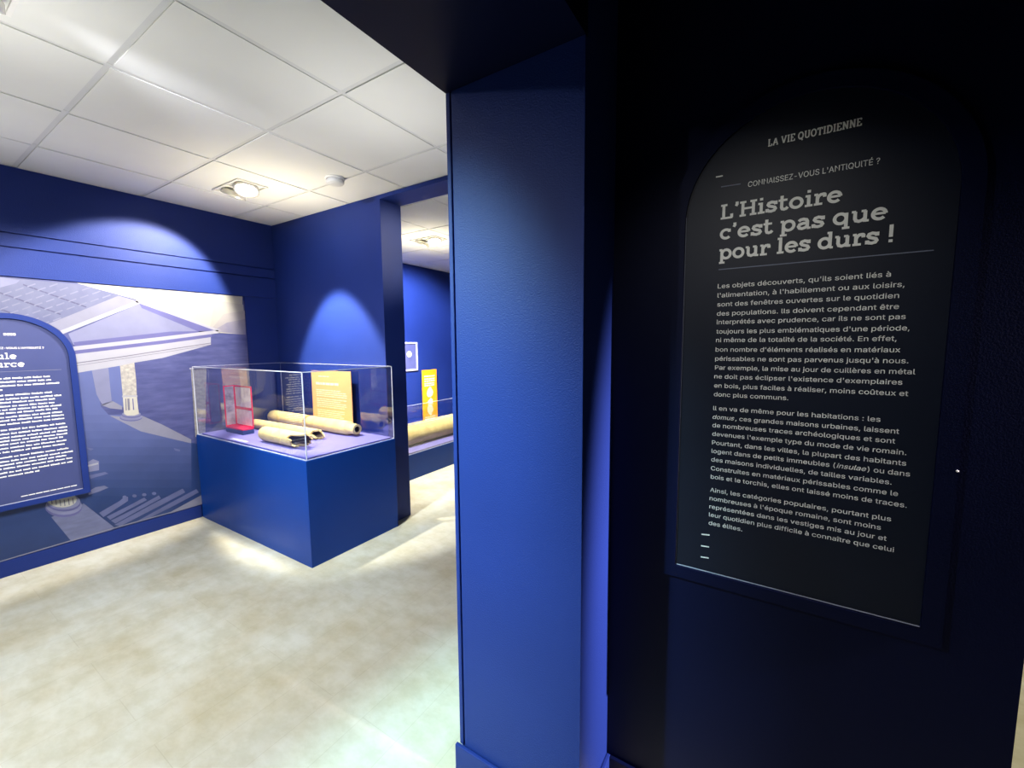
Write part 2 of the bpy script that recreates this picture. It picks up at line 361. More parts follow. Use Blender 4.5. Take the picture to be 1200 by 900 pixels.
# dividing wall: pier and the lintel over the opening
struct('wall_pier', B(((XP0 + .001, YJ + .011, 0), (XP1 - .001, 6.0, ZC))), BLUE)
struct('trim_1', B(((XP0 + .020, YJ, .1), (XP1, YJ + .011, ZS)), bev=.0015), BLUE)
struct('trim_2', B(((XP0, YJ - .001, .1), (XP0 + .015, YJ + .02, ZS)), bev=.003), BLUE)
struct('wall_lintel', B(((XP0, -1.3, ZS), (XP1, YJ + .012, ZC))), DIMBLUE)
struct('wall_front', B(((XP0, -3.0, 0), (XP1, -1.3, ZC))), DIMBLUE)
struct('wall_text', B(((XP1 - .001, YC, 0), (.441, YC + .11, ZC))), DIMBLUE)
struct('wall_beyond', B(((-4.42, YB + .2, 0), (-4.30, 6.0, ZC))), BLUE)
struct('wall_end', B(((-4.3, 5.9, 0), (XP0, 6.0, ZC))), BLUE)
struct('wall_rear', B(((XA, -3.1, 0), (3.2, -3.0, ZC))), DIMBLUE)
struct('wall_right', B(((3.1, -3.0, 0), (3.2, 6.0, ZC))), DIMBLUE)
struct('wall_corridor', B(((XP1, 5.9, 0), (3.2, 6.0, ZC))), DIMBLUE)
# boards on the left wall, with thin open joints between them
struct('trim_3', B(((XA, -3.0, 2.094), (XA + .012, YB, ZC))), BLUE)
struct('trim_4', B(((XA, -3.0, 2.010), (XA + .012, YB, 2.084))), BLUE)
struct('trim_5', B(((XA, -3.0, 1.832), (XA + .016, YB, 2.000))), BLUE)
struct('trim_6', B(((XA, 1.892, .1), (XA + .006, YB, 1.832))), BLUE)
struct('baseboard_left', B(((XA, -3.0, 0), (XA + .014, 1.445, .1)), bev=.002), BLUE)
struct('baseboard_pier', B(((XP0 - .012, YJ - .012, 0), (XP1 + .012, YJ, .1)), ((XP1, YJ, 0), (XP1 + .012, YC, .1)), bev=.003), BLUE)
struct('baseboard_text', B(((XP1 + .012, YC - .012, 0), (.441, YC, .1)), bev=.003), DIMBLUE)

# ------------------------------------------------------------------ arched text signs
def arch(u0, u1, v0, vtop, n=40):
    r = (u1 - u0) / 2; cu = (u0 + u1) / 2; cv_ = vtop - r * .97
    pts = [(u0, v0), (u1, v0)]
    return pts + [(cu + r * math.cos(PI * i / n), cv_ + r * .97 * math.sin(PI * i / n)) for i in range(n + 1)]
def sign(label, sh, u0, u1, v0, vt, mframe, mprint, m=.033, th=.030, base=(0, 0, 0), rec=.011):
    t = thing('text_panel', label, 'sign', base)
    bm = bmesh.new(); extrude_poly(bm, sh, arch(u0 - m, u1 + m, v0 - m, vt + m), .001, th, arch(u0, u1, v0, vt)); obj('frame', bm, mframe, t)
    bm = bmesh.new(); extrude_poly(bm, sh, arch(u0 + .0005, u1 - .0005, v0 + .0005, vt - .0005), .001, th - rec); obj('printed_board', bm, mprint, t)
    return t
# text sign on the corridor wall
SHC = Sheet((0, YC, 0), (1, 0, 0), (0, -1, 0)); DT = .0085
YT = YC - DT
def cpt(px, py): q = on_y(px, py, YT); return q.x, q.z
q0 = cpt(791, 661); q1 = cpt(1116, 300); qt = cpt(960, 104)
tC = sign('dark arched text panel with white French text on dim corridor wall', SHC, q0[0], .288, q0[1], 1.945, DIMBLUE, SIGNC, base=(.037, YC, q0[1]), th=.014, rec=.006)
bm = bmesh.new()
def slab_line(bm, s, a, b, mi=0, t=1.0, sp=0.0, size=None):
    (u0, v0), (u1, v1) = cpt(*a), cpt(*b)
    W = slab_width(s, sp); v = (v0 + v1) / 2
    slab(bm, SHC, s, u0, v, size, DT, mi, (u1 - u0) / (W * size), t, sp)
slab_line(bm, "L'Histoire", (844, 257), (987, 237), size=.0495)
slab_line(bm, "c'est pas que", (843, 280), (1040, 258), size=.0495)
slab_line(bm, "pour les durs !", (842, 305), (1048, 283), size=.0495)
obj('title', bm, INK, tC)
bm = bmesh.new()
slab_line(bm, 'LA VIE QUOTIDIENNE', (900, 170), (1010, 150), size=.023, t=.9, sp=.06)
obj('section_name', bm, INK, tC)
bm = bmesh.new()
u0, v0 = cpt(876.5, 219); u1, v1 = cpt(1031, 192)
font_text(bm, SHC, "CONNAISSEZ-VOUS L'ANTIQUITÉ ?", u0, (v0 + v1) / 2, .0235, u1 - u0, DT, bold=.004)
obj('heading', bm, INK, tC)
for a, b, w_ in (((839, 207.5), (847, 206), .003), ((822, 626), (831.5, 627), .0035), ((821.5, 639.5), (831, 641), .0035), ((821, 652.5), (830.5, 654), .0035)):
    bm = bmesh.new(); ribbon(bm, SHC, [cpt(*a), cpt(*b)], w_, DT); obj('bar_mark', bm, INK, tC)
bm = bmesh.new()
ribbon(bm, SHC, [cpt(845, 219), cpt(868, 215.5)], .0025, DT); obj('rule', bm, DIMINK, tC); bm = bmesh.new()
(u0, v0), (u1, v1) = cpt(842, 316), cpt(1094, 296); ribbon(bm, SHC, [(u0, v0), (u1, v0)], .0022, DT)
obj('rule', bm, DIMINK, tC)
LN = [("Les objets découverts, qu'ils soient liés à", 841, 338, 1042.8), ("l'alimentation, à l'habillement ou aux loisirs,", 840.8, 348.7, 1059),
 ("sont des fenêtres ouvertes sur le quotidien", 840.5, 359.3, 1052.7), ("des populations. Ils doivent cependant être", 840, 370, 1052.7),
 ("interprétés avec prudence, car ils ne sont pas", 839.8, 380, 1060.7), ("toujours les plus emblématiques d'une période,", 839.4, 391, 1065.5),
 ("ni même de la totalité de la société. En effet,", 839, 401, 1050.5), ("bon nombre d'éléments réalisés en matériaux", 838.5, 412, 1055),
 ("périssables ne sont pas parvenus jusqu'à nous.", 838, 422.6, 1064.7), ("Par exemple, la mise au jour de cuillères en métal", 837.8, 433, 1073),
 ("ne doit pas éclipser l'existence d'exemplaires", 837, 443.3, 1058), ("en bois, plus faciles à réaliser, moins coûteux et", 836.8, 454, 1065),
 ("donc plus communs.", 836.5, 464.2, 924),
 ("Il en va de même pour les habitations : les", 835.8, 480.5, 1032.7), ("*domus*, ces grandes maisons urbaines, laissent", 835, 490.7, 1055),
 ("de nombreuses traces archéologiques et sont", 834.8, 500.4, 1050.5), ("devenues l'exemple type du mode de vie romain.", 834.6, 510.5, 1064),
 ("Pourtant, dans les villes, la plupart des habitants", 834.2, 520.7, 1064), ("logent dans de petits immeubles (*insulae*) ou dans", 833.8, 530.5, 1068.7),
 ("des maisons individuelles, de tailles variables.", 833.4, 540.5, 1047), ("Construites en matériaux périssables comme le", 833, 550.7, 1054.8),
 ("bois et le torchis, elles ont laissé moins de traces.", 832.8, 560.6, 1065.5),
 ("Ainsi, les catégories populaires, pourtant plus", 832, 576, 1047), ("nombreuses à l'époque romaine, sont moins", 831.5, 585.8, 1035),
 ("représentées dans les vestiges mis au jour et", 831.2, 595.5, 1042), ("leur quotidien plus difficile à connaître que celui", 830.8, 605, 1051), ("des élites.", 830.4, 614.7, 870)]
def measure(s, shear=0):
    cu = bpy.data.curves.new('t', 'FONT'); cu.body = s; cu.size = 1; cu.shear = shear
    if FONT: cu.font = FONT
    to = bpy.data.objects.new('t', cu); C.objects.link(to)
    bpy.context.view_layer.update(); me = bpy.data.meshes.new_from_object(to); xs = [q.co.x for q in me.vertices]; r = (min(xs), max(xs))
    bpy.data.objects.remove(to); bpy.data.curves.remove(cu); bpy.data.meshes.remove(me); return r
bm = bmesh.new()
for s, x, y, xe in LN:
    u0, v0 = cpt(x, y); u1 = cpt(xe, y)[0]
    if '*' not in s:
        font_text(bm, SHC, s, u0, v0, .0208, u1 - u0, DT, bold=.004)
    else:                                         # one word of the line is in italics
        a, it, c = s.split('*'); full = a + it + c; m0, m1 = measure(full); k = (u1 - u0) / (m1 - m0)
        ea = (measure(a + 'n')[1] - measure('n')[1]) if a else 0
        if a: r = measure(a); font_text(bm, SHC, a, u0, v0, .0208, (r[1] - r[0]) * k, DT, bold=.004)
        r = measure(it, .25); font_text(bm, SHC, it, u0 + ea * k, v0, .0208, (r[1] - r[0]) * k * .97, DT, shear=.25, bold=.006)
        r = measure(c); e2 = m1 - (r[1] - r[0]) - m0; font_text(bm, SHC, c, u0 + e2 * k, v0, .0208, (r[1] - r[0]) * k, DT, bold=.004)
obj('body_text', bm, INK, tC)
PALE = mat('pale_cut_edge', (.50, .50, .62), .5, .1, 30)
bm = bmesh.new(); ribbon(bm, SHC, [(q0[0] + .001, q0[1] + .0022), (.287, q0[1] + .0022)], .003, DT); obj('board_edge', bm, PALE, tC, label='pale lower edge of the printed board')
bm = bmesh.new(); ribbon(bm, SHC, [(q0[0] + .0018, q0[1] + .004), (q0[0] + .0018, q0[1] + .93)], .0016, DT); obj('board_edge', bm, DIMINK, tC)
q = on_y(1122, 552, YC - .0145)
bm = lathe([(0, 0), (.0022, 0), (.0022, .0015), (0, .0022)], 12, Matrix.Translation((q.x, YC - .0138, q.z)) @ Matrix.Rotation(PI / 2, 4, 'X')); obj('screw', bm, WHITE, tC)

# ------------------------------------------------------------------ mural on the left wall
XM = XA + .012
SHA = Sheet((XM, 0, 0), (0, 1, 0), (1, 0, 0))
def apt(px, py, X=XM): q = on_x(px, py, X); return q.y, q.z
MM = [P_GROUND, P_DEEP, P_MID, P_SKY, P_SKYG, P_ROOF, P_ROOFD, P_ROOFL, P_LILAC, P_STONE, P_WHITE, P_PURP, P_LINE, P_COL, P_CREAM, P_STEP, P_DUSK] + P_BAND + [P_SKYM, P_SKYN]
GROUND, DEEP, MID, SKY, SKYG, ROOF, ROOFD, ROOFL, LILAC, STONE, WHT, PURP, LINE, COL, CREAM, STEP, DUSK = range(17); BAND = 17; SKYM, SKYN = 27, 28
bm = bmesh.new()
MY0, MY1, MZ0, MZ1 = -.9, 1.886, .104, 1.826
ch = [(MY0, MZ0), (1.47, MZ0), (MY1, MZ0), (MY1, 1.79), (1.858, 1.79), (1.852, 1.798), (1.852, MZ1), (MY0, MZ1)]
extrude_poly(bm, Sheet((XA, 0, 0), (0, 1, 0), (1, 0, 0)), ch, .0005, .012)
lay = [0]
def mp(pts, mi, layer):
    uv = [apt(*p) for p in pts]
    uv = [(min(max(u, MY0 + .001), MY1 - .001), min(max(v, MZ0 + .001), MZ1 - .001)) for u, v in uv]
    poly(bm, SHA, uv, layer * .00025, mi)
def ml(pts, wd, mi, layer): ribbon(bm, SHA, [apt(*p) for p in pts], wd, layer * .00025, mi)
def ell(cx, cy, rx_, ry_, a0=0, a1=360, n=20): return arc(cx, cy, rx_, ry_, a0, a1, n)[:-1] if a1 - a0 >= 360 else arc(cx, cy, rx_, ry_, a0, a1, n)
# deep blue lower half, interior of the portico
mp([(-330, 740), (-330, 520), (92, 487), (128, 488), (150, 499), (190, 512), (240, 522), (240, 612), (0, 662)], DEEP, 1)
mp([(60, 440), (92, 436), (112, 432), (118, 476), (129, 488), (60, 488)], MID, 2)
def floor_edge(y):                                # the street reaches up to the portico's edge
    E_ = [(484, 138), (487, 145), (497, 165), (505, 190), (517, 224), (700, 225)]
    for (ya, xa), (yb, xb) in zip(E_, E_[1:]):
        if y <= yb: return xa + (xb - xa) * max(0, y - ya) / (yb - ya)
for k in range(10):
    y = 486 + 9.5 * k
    mp([(60, y), (floor_edge(y), y), (floor_edge(y + 4.7), y + 4.7), (floor_edge(y + 9.5), y + 9.5), (60, y + 9.5)], BAND + k, 3)
mp([(126, 431), (147, 427), (147, 478), (131, 474)], MID, 3)
# sky and its greying horizon
mp([(90, 331), (284, 346), (284, 356), (287.5, 392), (240, 389), (165, 352.5), (141, 346), (97, 334)], SKY, 2)
mp([(252, 352), (285, 357), (288, 392), (256, 389), (246, 383)], SKYM, 3)
mp([(262, 368), (286.5, 364), (288, 392), (256, 389), (249, 384)], SKYN, 4)
mp([(266, 378), (287, 374), (288, 392), (256, 389), (252, 386)], SKYG, 5)
# tiled roof
mp([(-330, 262), (0, 325), (97, 333.5), (141, 347), (57, 380), (30, 372), (0, 385), (-330, 420)], ROOF, 3)
mp([(0, 325), (23, 328.5), (19, 332), (0, 337)], LILAC, 4)
for off in range(5):
    dx, dy = -30 * off + 64, 8.5 * off - 6.5
    for k in range(9):
        a = (3 + 12.4 * k + dx - 40, 340 + 4.4 * k + dy); b = (a[0] + 12.0, a[1] + 4.4)
        def inside(p): return p[1] > 325 + p[0] * .096 + .8 and p[1] < 347 + (141 - p[0]) * .39 - 1 and p[0] < 136 - max(0, 347 - p[1]) * 1.5
        if a[0] > -60 and inside(a) and inside(b): ml([a, b], .008, ROOFD, 4)
for off in range(12):
    for k in range(8):
        a = (-20 + 14 * off + 12 * k - 60, 372 - 3.8 * 0 + 4.4 * k - 4.5 * off); b = (a[0] + 9.5, a[1] - 3.4)
        if a[0] > -60 and inside(a) and inside(b): ml([a, b], .007, ROOFL, 5)
# gable
mp([(57, 379.5), (139, 346.5), (162, 353), (73, 389), (65, 384)], STONE, 5)
mp([(80, 391), (163, 356), (244, 388.5), (90, 405), (86, 404)], LILAC, 4)
mp([(163, 355.5), (256, 387.5), (236, 390), (166, 361)], PURP, 5)
mp([(86, 401), (200, 388.5), (244, 388), (190, 396), (88, 406)], PURP, 5)
ml([(72, 389.5), (100, 378.5), (162, 354)], .024, WHT, 6)
ml([(159, 352.5), (200, 367), (256, 387.5)], .018, WHT, 6)
ml([(86, 408.5), (140, 402.5), (190, 396.8), (256, 388.5)], .027, WHT, 6)
# entablature
mp([(87, 411), (190, 399), (248, 391.5), (248, 395), (190, 403), (88, 415)], PURP, 5)
mp([(88, 414.5), (190, 402.5), (247, 394.5), (247, 404), (190, 419.6), (157.5, 425), (144, 428), (90, 437), (60, 444), (60, 418)], WHT, 4)
ml([(88, 425.7), (140, 418.5), (190, 410.7), (247, 402)], .006, LINE, 6)
ml([(89, 428.6), (140, 421), (190, 413.4), (247, 404)], .003, LINE, 6)
# rear pillar and plinth under it
mp([(107.5, 434), (127, 430.8), (129, 453), (131, 471), (120, 475), (113, 462)], LILAC, 4)
mp([(118, 474.5), (132, 470), (143, 476), (143, 480), (129, 478.5)], STONE, 4)
# portico floor edge
mp([(128.5, 487), (140, 488), (166, 487), (190, 497.5), (224, 515), (224, 519.5), (190, 511.5), (165, 505.5), (150, 498), (140, 493)], STONE, 5)
# carved column
mp([(140.5, 428.6), (157.3, 425), (159.5, 446), (160.2, 464), (143.8, 464)], COL, 6)
mp([(143.8, 463.5), (160.2, 463.5), (162.4, 484), (145.2, 485)], CREAM, 6)
ml([(143, 464.5), (161, 464.2)], .012, WHT, 7); ml([(150.3, 467), (151.3, 484.5)], .012, LINE, 7); ml([(147.2, 467), (148, 484.5)], .006, LINE, 7); ml([(155.5, 467), (156.8, 484)], .006, PURP, 7)
mp(ell(153.3, 489.5, 13.2, 4.2), PURP, 6); mp(ell(153.6, 488.5, 12.9, 3.9), LILAC, 7); mp(ell(153.8, 486.2, 11.5, 3.6), PURP, 8); mp(ell(153.9, 485.2, 11, 3.3), LILAC, 9)
mp([(145.3, 481), (162.2, 480), (162.6, 485), (157, 487), (149, 487), (145.3, 485)], CREAM, 10)
# carved column next to the case
mp([(223.5, 432), (242, 430), (241, 470), (240.5, 512), (229, 512)], COL, 6)  # left edge cut back; the case's shadow strip stays dark ground colour
mp([(226, 413), (246, 408), (243, 431), (222, 433)], GROUND, 6)
ml([(222, 432), (243, 430)], .012, WHT, 7)
# street of pale stones lower down
mp([(103, 541.5), (109, 538), (116, 540.5), (116, 551), (104, 553)], LILAC, 4); ml([(103, 546), (115, 543)], .012, WHT, 5)
mp([(104, 557), (123, 553), (127, 555), (106, 561)], STEP, 4); mp([(103, 576), (112, 571), (122, 569), (127, 571.5), (116, 576), (104, 580)], DUSK, 4)
mp([(204 - 0.5, 525), (211, 527), (211, 529), (205, 528)], STEP, 4)
mp([(100, 524), (110, 526), (106, 528)], STEP, 4)
# foot of the column under the sign
mp([(60, 606), (98, 590), (134.5, 618.5), (130, 622), (84, 636)], DUSK, 4)
mp(ell(74.5, 594.5, 21.8, 11.5), PURP, 5); mp(ell(74.7, 592.5, 21.3, 10.8), LILAC, 6); mp(ell(74.6, 589.5, 20, 10), PURP, 7); mp(ell(74.6, 587.6, 19.4, 9.4), LILAC, 8); mp(ell(72.6, 585.4, 17.2, 9.2), CREAM, 9)
for k in range(6): ml([(60 + 5 * k, 586 + abs(2.5 - k) * -1), (61 + 5 * k, 593.4 - abs(2.5 - k) * 1.2)], .005, LINE, 10)
# flight of steps
for pts in ([(116, 601), (140, 587), (146, 582), (150, 582), (150, 587), (121, 606)], [(125, 605.5), (150, 593), (169, 583), (172, 586), (152, 596.5), (129, 609)],
            [(130, 610), (158, 596), (186, 580.5), (188.5, 584), (160, 599.5), (135, 613.5)], [(134, 615), (180, 590), (214, 572.5), (217, 577), (185, 594), (141, 616.5)],
            [(160, 611), (200, 589), (230, 573), (233, 577), (205, 592), (172, 608.5)]):
    mp(pts, STEP, 5)
for k in range(4): mp(ell(146 + 11.5 * k, 582.5 - 1.4 * k, 2.6, 1.8), STEP, 4)
mp([(196, 602), (237, 579.5), (238, 590.5), (200, 602)], STONE, 6)
ml([(-200, 712), (0, 658), (135, 618.3), (237, 590.2)], .007, STONE, 7)
mur = obj('mural', bm, MM)
tag(mur, 'large printed mural of a Roman temple with columns on left wall', 'mural')

# text sign in front of the mural
SHS = Sheet((XM + .0035, 0, 0), (0, 1, 0), (1, 0, 0)); TH = .032; DA = TH - .011 + .0005; XT = XM + .0035 + DA
def spt(px, py): q = on_x(px, py, XT); return q.y, q.z
r0 = spt(97, 572); rt = spt(4, 373)
u1 = on_x(82, 430, XM + TH)[1]; u0 = u1 - .503; v0 = spt(40, 585)[1]
tA = sign('slate blue arched text panel mounted over the temple mural', SHS, u0, u1, v0, rt[1], BLUE, SIGNA, m=.032, th=TH, base=(XM, u0 + .25, v0))
for s, xe, y, n in (('ule', 20.5, 420.5, 3), ('urce', 30, 429.5, 4)):
    bm = bmesh.new(); ue, v = spt(xe, y); sz = .052; W = slab_width(s) * sz; slab(bm, SHS, s, ue - W * 1.02, v, sz, DA, 0, 1.0, .85); obj('title', bm, INK, tA)
bm = bmesh.new()
ue, v = spt(51.5, 408.5); font_text(bm, SHS, "CONNAISSEZ-VOUS L'ANTIQUITÉ ?", ue - .262, v, .0225, .262, DA, bold=.012)
obj('heading', bm, INK, tA)
bm = bmesh.new()
(ua, va), (ub, vb) = spt(4, 391.7), spt(18.8, 391.2)
x = ua
while x < ub: ribbon(bm, SHS, [(x, va), (min(x + .010, ub), va)], .0135, DA); x += .0125
obj('section_name', bm, INK, tA); bm = bmesh.new()
rows = [(58.5, 441), (60, 445), (69.5, 448.6), (3, 457), (61, 459.5), (72, 463), (64.5, 467.3), (64, 471.5), (72, 474.6), (67.5, 478.7), (73, 482.5), (75, 486), (75.5, 490),
        (76.5, 496), (79, 500), (79, 504), (79, 507.7), (74, 512), (78, 515.6), (76, 520), (80.5, 525), (85.5, 528.6), (78, 533.5), (85, 536.2), (85, 540.7), (46.5, 551.5)]
random.seed(3)
for xe, y in rows:
    ue, v = spt(xe, y); x = ue; lo = u0 + .075
    while x > lo:
        L = random.uniform(.018, .062); a = max(lo, x - L)
        n = max(2, int((x - a) / .007)); prev = a                 # illegible small print: one low, uneven stroke per word
        for i in range(n):
            e = a + (x - a) * (i + 1) / n; hgt = random.choice((.0065, .0078, .0092))
            poly(bm, SHS, [(prev, v - .004), (e - .0008, v - .004), (e - .0008, v - .004 + hgt), (prev, v - .004 + hgt)], DA); prev = e
        x = a - .006
ue, v = spt(90, 568.5); x = ue
while x > ue - .22: ribbon(bm, SHS, [(x - .028, v), (x, v)], .0055, DA); x -= .031
obj('body_text', bm, INK, tA)
bm = bmesh.new(); ribbon(bm, SHS, [(u0 + .001, v0 + .003), (u1 - .001, v0 + .003)], .005, DA); obj('board_edge', bm, PALE, tA, label='pale lower edge of the printed board')
bm = bmesh.new(); ua = spt(72, 433)[0]; va = spt(72, 433)[1]; ribbon(bm, SHS, [(u0 + .075, va), (ua, va)], .003, DA); obj('rule', bm, P_ROOFL, tA)

# ------------------------------------------------------------------ display case in the corner
def vitrine(label, x0, x1, y0, y1, zd, zt, deckm, kick=True, group=None):
    t = thing('display_case', label, 'display case', ((x0 + x1) / 2, (y0 + y1) / 2, 0), group)
    obj('plinth', B(((x0, y0, 0), (x1, y1, zd - .012)), bev=.002), PLINTH, t)
    obj('display_board', B(((x0 + .03, y0 + .03, zd - .012), (x1 - .03, y1 - .004, zd)), bev=.002), deckm, t, label='pale lilac display board')
    g = .008; zb = zd - .010; a0, a1, b0, b1 = x0 + .008, x1 - .008, y0 + .008, y1 - .001
    cov = obj('glass_cover', B(((a0, b0, zb), (a1, b0 + g, zt - g)), ((a0, b1 - g, zb), (a1, b1, zt - g)), ((a0, b0 + g, zb), (a0 + g, b1 - g, zt - g)),
        ((a1 - g, b0 + g, zb), (a1, b1 - g, zt - g)), ((a0, b0, zt - g), (a1, b1, zt))), GLASS, t, label='clear glass cover')
    e = .0045; bm = bmesh.new()
    for x in (a0, a1):
        box(bm, (x - e / 2, b0, zt - e), (x + e / 2, b1, zt + .0005))
        for y in (b0, b1 - e): box(bm, (x - e / 2, y - .0005, zb), (x + e / 2, y + e, zt))
        box(bm, (x - e / 2, b0, zb), (x + e / 2, b1, zb + e))
    for y in (b0, b1 - e):
        box(bm, (a0, y - .0005, zt - e), (a1, y + e, zt + .0005)); box(bm, (a0, y - .0005, zb), (a1, y + e, zb + e))
    obj('polished_edge', bm, EDGE, cov, label='bright polished glass edges')
    return t
vitrine('blue plinth display case with glass cover in room corner by mural', -3.934, -2.415, 1.447, 2.160, .700, 1.240, DECK)

def pipe(label, p0, p1, r, seed, rin=.58, broken=0.0, spigot=0.0, group='clay water pipes in the corner case', socket=0.0):
    rnd = random.Random(seed); a, b = Vector(p0), Vector(p1); L = (b - a).length; ax = (b - a) / L
    t = thing('clay_pipe', label, 'clay pipe', ((a + b) / 2) - Vector((0, 0, r)), group)
    seg, nl = 40, 26; n1 = [rnd.uniform(-1, 1) for _ in range(40)]
    def endlen(k):
        if not broken: return L
        th = 2 * PI * k / seg
        return L - broken * (.5 + .5 * math.sin(th + seed)) - broken * .25 * n1[k % 40] * (1 if broken else 0) - broken * .3 * math.sin(3 * th)
    q = ax.to_track_quat('Z', 'Y').to_matrix().to_4x4(); mtx = Matrix.Translation(a) @ q
    def build(inner):
        bmx = bmesh.new(); rings = []
        for i in range(nl + 1):
            f = i / nl; ring = []
            for k in range(seg):
                z = f * endlen(k); rr = r * (1 + .012 * math.sin(f * 9 + seed) + .006 * n1[(k + 3 * i) % 40])
                if spigot and z > L - spigot: rr = r * .74
                if socket and z < socket: rr = r * .84
                if i == 0: rr *= .93
                if inner: rr = r * rin
                ring.append(bmx.verts.new((rr * math.cos(2 * PI * k / seg), rr * math.sin(2 * PI * k / seg), z)))
            rings.append(ring)
        for i in range(nl):
            for k in range(seg):
                j = (k + 1) % seg; v = (rings[i][k], rings[i][j], rings[i + 1][j], rings[i + 1][k]); bmx.faces.new(v if not inner else v[::-1])
        return bmx, rings
    bmo, ro = build(False); bmi, ri = build(True)
    # rims at both ends belong to the wall of the pipe
    for idx in (0, nl):
        oo = [v.co.copy() for v in ro[idx]]; ii = [v.co.copy() for v in ri[idx]]
        vo = [ro[idx][k] for k in range(seg)]; vi = [bmo.verts.new(c) for c in ii]
        for k in range(seg):
            j = (k + 1) % seg; f = (vo[k], vo[j], vi[j], vi[k]); bmo.faces.new(f if idx == 0 else f[::-1])
    bmesh.ops.recalc_face_normals(bmo, faces=bmo.faces)
    bmesh.ops.transform(bmo, matrix=mtx, verts=bmo.verts); bmesh.ops.transform(bmi, matrix=mtx, verts=bmi.verts)
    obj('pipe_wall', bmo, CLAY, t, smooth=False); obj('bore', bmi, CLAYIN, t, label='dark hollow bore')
    return t
zd = .7005
pipe('left clay pipe section fitted behind, closed by the joint', (-3.88, 2.035, zd + .056), (-3.332, 2.035, zd + .056), .055, 1, .55)
pipe('right clay pipe section with narrowed open end, below orange board', (-3.314, 2.035, zd + .056), (-2.69, 2.035, zd + .055), .054, 2, .42, spigot=.075, socket=.02)
pipe('long thin clay pipe with chipped end, middle of the case', (-3.76, 1.805, zd + .040), (-2.83, 1.815, zd + .040), .038, 5, .62, broken=.05)
pipe('short broken clay pipe with open side, nearest the glass', (-3.18, 1.60, zd + .055), (-2.66, 1.60, zd + .055), .053, 4, .78, broken=.12)

# orange board leaning at the back of the case
t = thing('information_board', 'orange information board standing behind the pipes in glass case', 'sign', (-3.10, 2.115, zd))
SHO = Sheet((0, 2.112, 0), (1, 0, 0), (0, -1, 0))
obj('board', B(((-3.372, 2.112, zd), (-2.842, 2.118, 1.188)), bev=.001), ORANGE, t)
bm = bmesh.new(); random.seed(5)
def lines(bm, sh, u0, u1, vs, hgt, d, mi=0, lo=.55):
    for v in vs:
        e = u0 + (u1 - u0) * random.uniform(lo, 1); x = u0
        while x < e:
            L = min(random.uniform(.018, .06), e - x)
            poly(bm, sh, [(x, v), (x + L, v), (x + L, v + hgt), (x, v + hgt)], d, mi); x += L + .007
lines(bm, SHO, -3.27, -3.12, (1.135,), .008, .0006, lo=.9); obj('section_name', bm, CREAMINK, t); bm = bmesh.new(); lines(bm, SHO, -3.31, -3.00, (1.068,), .020, .0006, lo=.95); obj('title', bm, CREAMINK, t); bm = bmesh.new()
lines(bm, SHO, -3.31, -2.89, [1.02 - .0165 * i for i in range(4)] + [.945 - .0165 * i for i in range(5)] + [.85 - .0165 * i for i in range(4)], .0065, .0006, lo=.75)
obj('printed_text', bm, CREAMINK, t)

# small red acrylic stand with picture panels
t = thing('picture_stand', 'small red acrylic picture stand on navy block in glass case', 'display stand', (-3.64, 1.65, zd))
x0, x1, y0, y1 = -3.785, -3.515, 1.603, 1.690
obj('base_block', B(((x0, y0, zd), (x1, y1, zd + .034)), bev=.002), BASE, t)
bm = B(((x0, y0, zd + .034), (x1, y1, zd + .046)), bev=.002); obj('red_shelf', bm, RED, t)
def fr(ax, a0, a1, c, z0, z1, w_, dpt):   # a rectangular border
    bm = bmesh.new()
    def bx_(p0, q0_, p1, q1_):
        if ax == 'x': box(bm, (p0, c, q0_), (p1, c + dpt, q1_))
        else: box(bm, (c, p0, q0_), (c + dpt, p1, q1_))
    bx_(a0, z0, a0 + w_, z1); bx_(a1 - w_, z0, a1, z1); bx_(a0 + w_, z0, a1 - w_, z0 + w_); bx_(a0 + w_, z1 - w_, a1 - w_, z1)
    return bm
zb, zt = zd + .046, 1.077; zm = .90
f1 = obj('side_frame', fr('y', y0, y1 - .006, x0, zb, zt, .007, .006), RED, t)
obj('picture', B(((x0 + .001, y0 + .007, zb + .007), (x0 + .005, y1 - .013, zt - .007))), GREYPRINT, f1, label='grey photographic print')
f2 = obj('back_frame', fr('x', x0, x1, y1 - .006, zm - .008, zt, .012, .006), RED, t)
obj('picture', B(((x0 + .012, y1 - .005, zm + .004), (x1 - .012, y1 - .001, zt - .012))), PINKPRINT, f2, label='pale cream print')
f3 = obj('back_frame', fr('x', x0, x1, y1 - .006, zb, zm - .008, .010, .006), RED, t)
obj('picture', B(((x0 + .010, y1 - .005, zb + .010), (x1 - .010, y1 - .001, zm - .018))), PINKPRINT, f3, label='pale pink print')
# label strip lying near the front glass
tag(obj('caption_strip', B(((-3.46, 1.487, zd), (-3.24, 1.512, zd + .003)), bev=.0008), EDGE), 'thin pale caption strip lying along front glass in case', 'caption')

